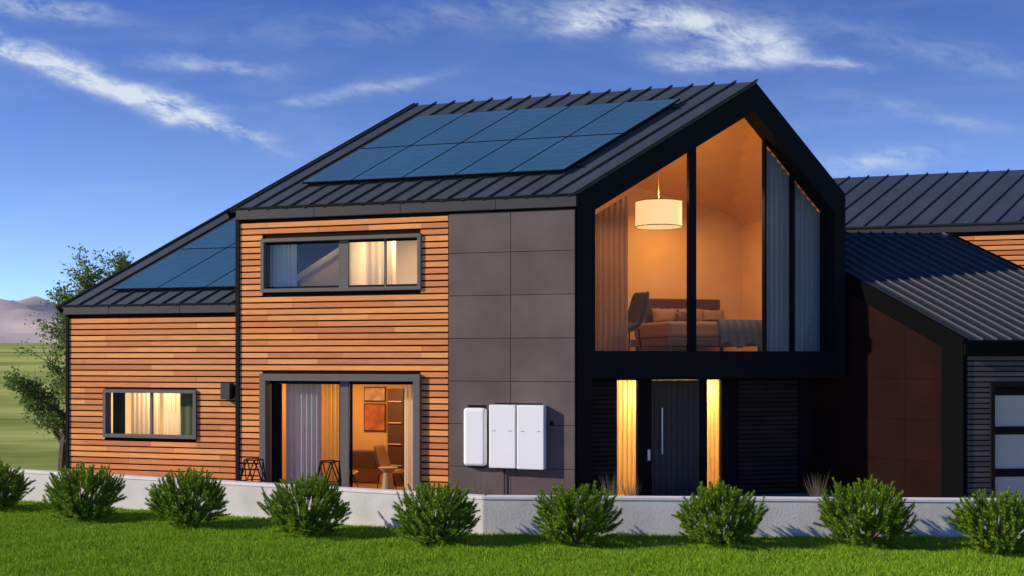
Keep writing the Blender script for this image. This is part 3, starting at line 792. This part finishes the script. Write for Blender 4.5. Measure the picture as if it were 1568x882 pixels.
sky.ozone_density=3.0; sky.dust_density=.4; sky.air_density=1.0
nt.links.new(nrm.outputs[0],sky.inputs[0])
tint=nd('ShaderNodeVectorMath'); tint.operation='MULTIPLY'; nt.links.new(sky.outputs[0],tint.inputs[0]); tint.inputs[1].default_value=(.30,.80,2.0)
hz=M('EXPONENT',M('MULTIPLY',M('MAXIMUM',Z,0.0),-8.5))
hv=nd('ShaderNodeVectorMath'); hv.operation='SCALE'; hv.inputs[0].default_value=(6.6,8.6,7.6); nt.links.new(hz,hv.inputs['Scale'])
sm=nd('ShaderNodeVectorMath'); sm.operation='ADD'; nt.links.new(tint.outputs[0],sm.inputs[0]); nt.links.new(hv.outputs[0],sm.inputs[1])
yc=M('MAXIMUM',Y,.05); a=M('DIVIDE',X,yc); bb=M('DIVIDE',Z,yc)
cab=nd('ShaderNodeCombineXYZ'); nt.links.new(a,cab.inputs[0]); nt.links.new(bb,cab.inputs[1])
def noise(sx_,sy_,scale,detail,rough,rot=0,off=0,dist=0,color=False):
    m=nd('ShaderNodeMapping'); m.vector_type='TEXTURE'; m.inputs['Rotation'].default_value=(0,0,rot); m.inputs['Scale'].default_value=(1/sx_,1/sy_,1); m.inputs['Location'].default_value=(0,0,off); nt.links.new(cab.outputs[0],m.inputs[0])
    n=nd('ShaderNodeTexNoise'); n.inputs['Scale'].default_value=scale; n.inputs['Detail'].default_value=detail; n.inputs['Roughness'].default_value=rough; n.inputs['Distortion'].default_value=dist
    nt.links.new(m.outputs[0],n.inputs['Vector']); return n.outputs['Color'] if color else n.outputs['Fac']
wc=noise(1,2,10,5,.6,0,3,color=True)
wm=nd('ShaderNodeVectorMath'); wm.operation='MULTIPLY_ADD'; nt.links.new(wc,wm.inputs[0]); wm.inputs[1].default_value=(.08,.035,0); wm.inputs[2].default_value=(-.04,-.0175,0)
wa=nd('ShaderNodeVectorMath'); wa.operation='ADD'; nt.links.new(cab.outputs[0],wa.inputs[0]); nt.links.new(wm.outputs[0],wa.inputs[1])
blobs=[(-.385,.260,-21,.085,.011,1.35),(-.30,.226,-20,.065,.009,1.1),(-.46,.287,-25,.05,.010,1.1),(-.25,.206,-20,.04,.005,.8),(.13,.306,-3,.085,.015,1.35),(-.27,.267,-4,.05,.006,.8),(-.43,.316,-8,.06,.008,.9),(-.114,.244,12,.05,.006,.6),
       (.327,.18,6,.06,.009,.8),(.20,.270,-3,.055,.009,1.2),(.22,.288,-14,.045,.012,1.1),(.06,.302,5,.03,.010,.8),(.40,.275,-15,.12,.012,.3),(-.05,.31,5,.2,.013,.25),(-.19,.232,4,.03,.005,.5),(.38,.22,-12,.08,.008,.3),(.05,.2,3,.25,.010,.2),(.29,.265,2,.03,.004,.8),(.10,.225,2,.12,.007,.3)]
tot=None
for (ca,cb_,ro_,la,lb,wt) in blobs:
    m=nd('ShaderNodeMapping'); m.vector_type='TEXTURE'; m.inputs['Location'].default_value=(ca,cb_,0); m.inputs['Rotation'].default_value=(0,0,math.radians(ro_)); m.inputs['Scale'].default_value=(la,lb,1)
    nt.links.new(wa.outputs[0],m.inputs[0])
    d=nd('ShaderNodeVectorMath'); d.operation='DOT_PRODUCT'; nt.links.new(m.outputs[0],d.inputs[0]); nt.links.new(m.outputs[0],d.inputs[1])
    e=M('POWER',.3679,d.outputs['Value']); tot=M('MULTIPLY_ADD',e,wt,tot if tot is not None else 0.0)
st=noise(1,2.4,22,8,.66,math.radians(-14),1.3,.3)
stm_=M('MULTIPLY',M('SUBTRACT',st,.34),2.9,cl=True)
faint=M('MULTIPLY',M('MULTIPLY',M('SUBTRACT',noise(1,4.5,4,6,.6,math.radians(4),5,.6),.50),2.0,cl=True),.18)
cl=M('ADD',M('MULTIPLY',tot,stm_),faint,cl=True)
cl=M('MULTIPLY',cl,M('MULTIPLY',M('SUBTRACT',Y,.02),8,cl=True)); cl=M('MULTIPLY',cl,.88)
mx=nd('ShaderNodeMix'); mx.data_type='RGBA'; nt.links.new(cl,mx.inputs['Factor']); nt.links.new(sm.outputs[0],mx.inputs['A']); mx.inputs['B'].default_value=(7.4,8.2,8.9,1)
bg=nd('ShaderNodeBackground'); bg.inputs['Strength'].default_value=.10; nt.links.new(mx.outputs['Result'],bg.inputs[0])
wo=nd('ShaderNodeOutputWorld'); nt.links.new(bg.outputs[0],wo.inputs[0])

# ------------------------------------------------------------------ camera
cd=bpy.data.cameras.new('camera'); cd.sensor_width=36; cd.lens=39.03; cd.shift_y=.0695; cd.clip_end=6000; cd.clip_start=.1
co=bpy.data.objects.new('camera',cd); co.location=(0,0,3); co.rotation_euler=(math.radians(90),0,0); COL.objects.link(co); S.camera=co
S.view_settings.view_transform='Standard'; S.view_settings.look='None'; S.view_settings.exposure=0
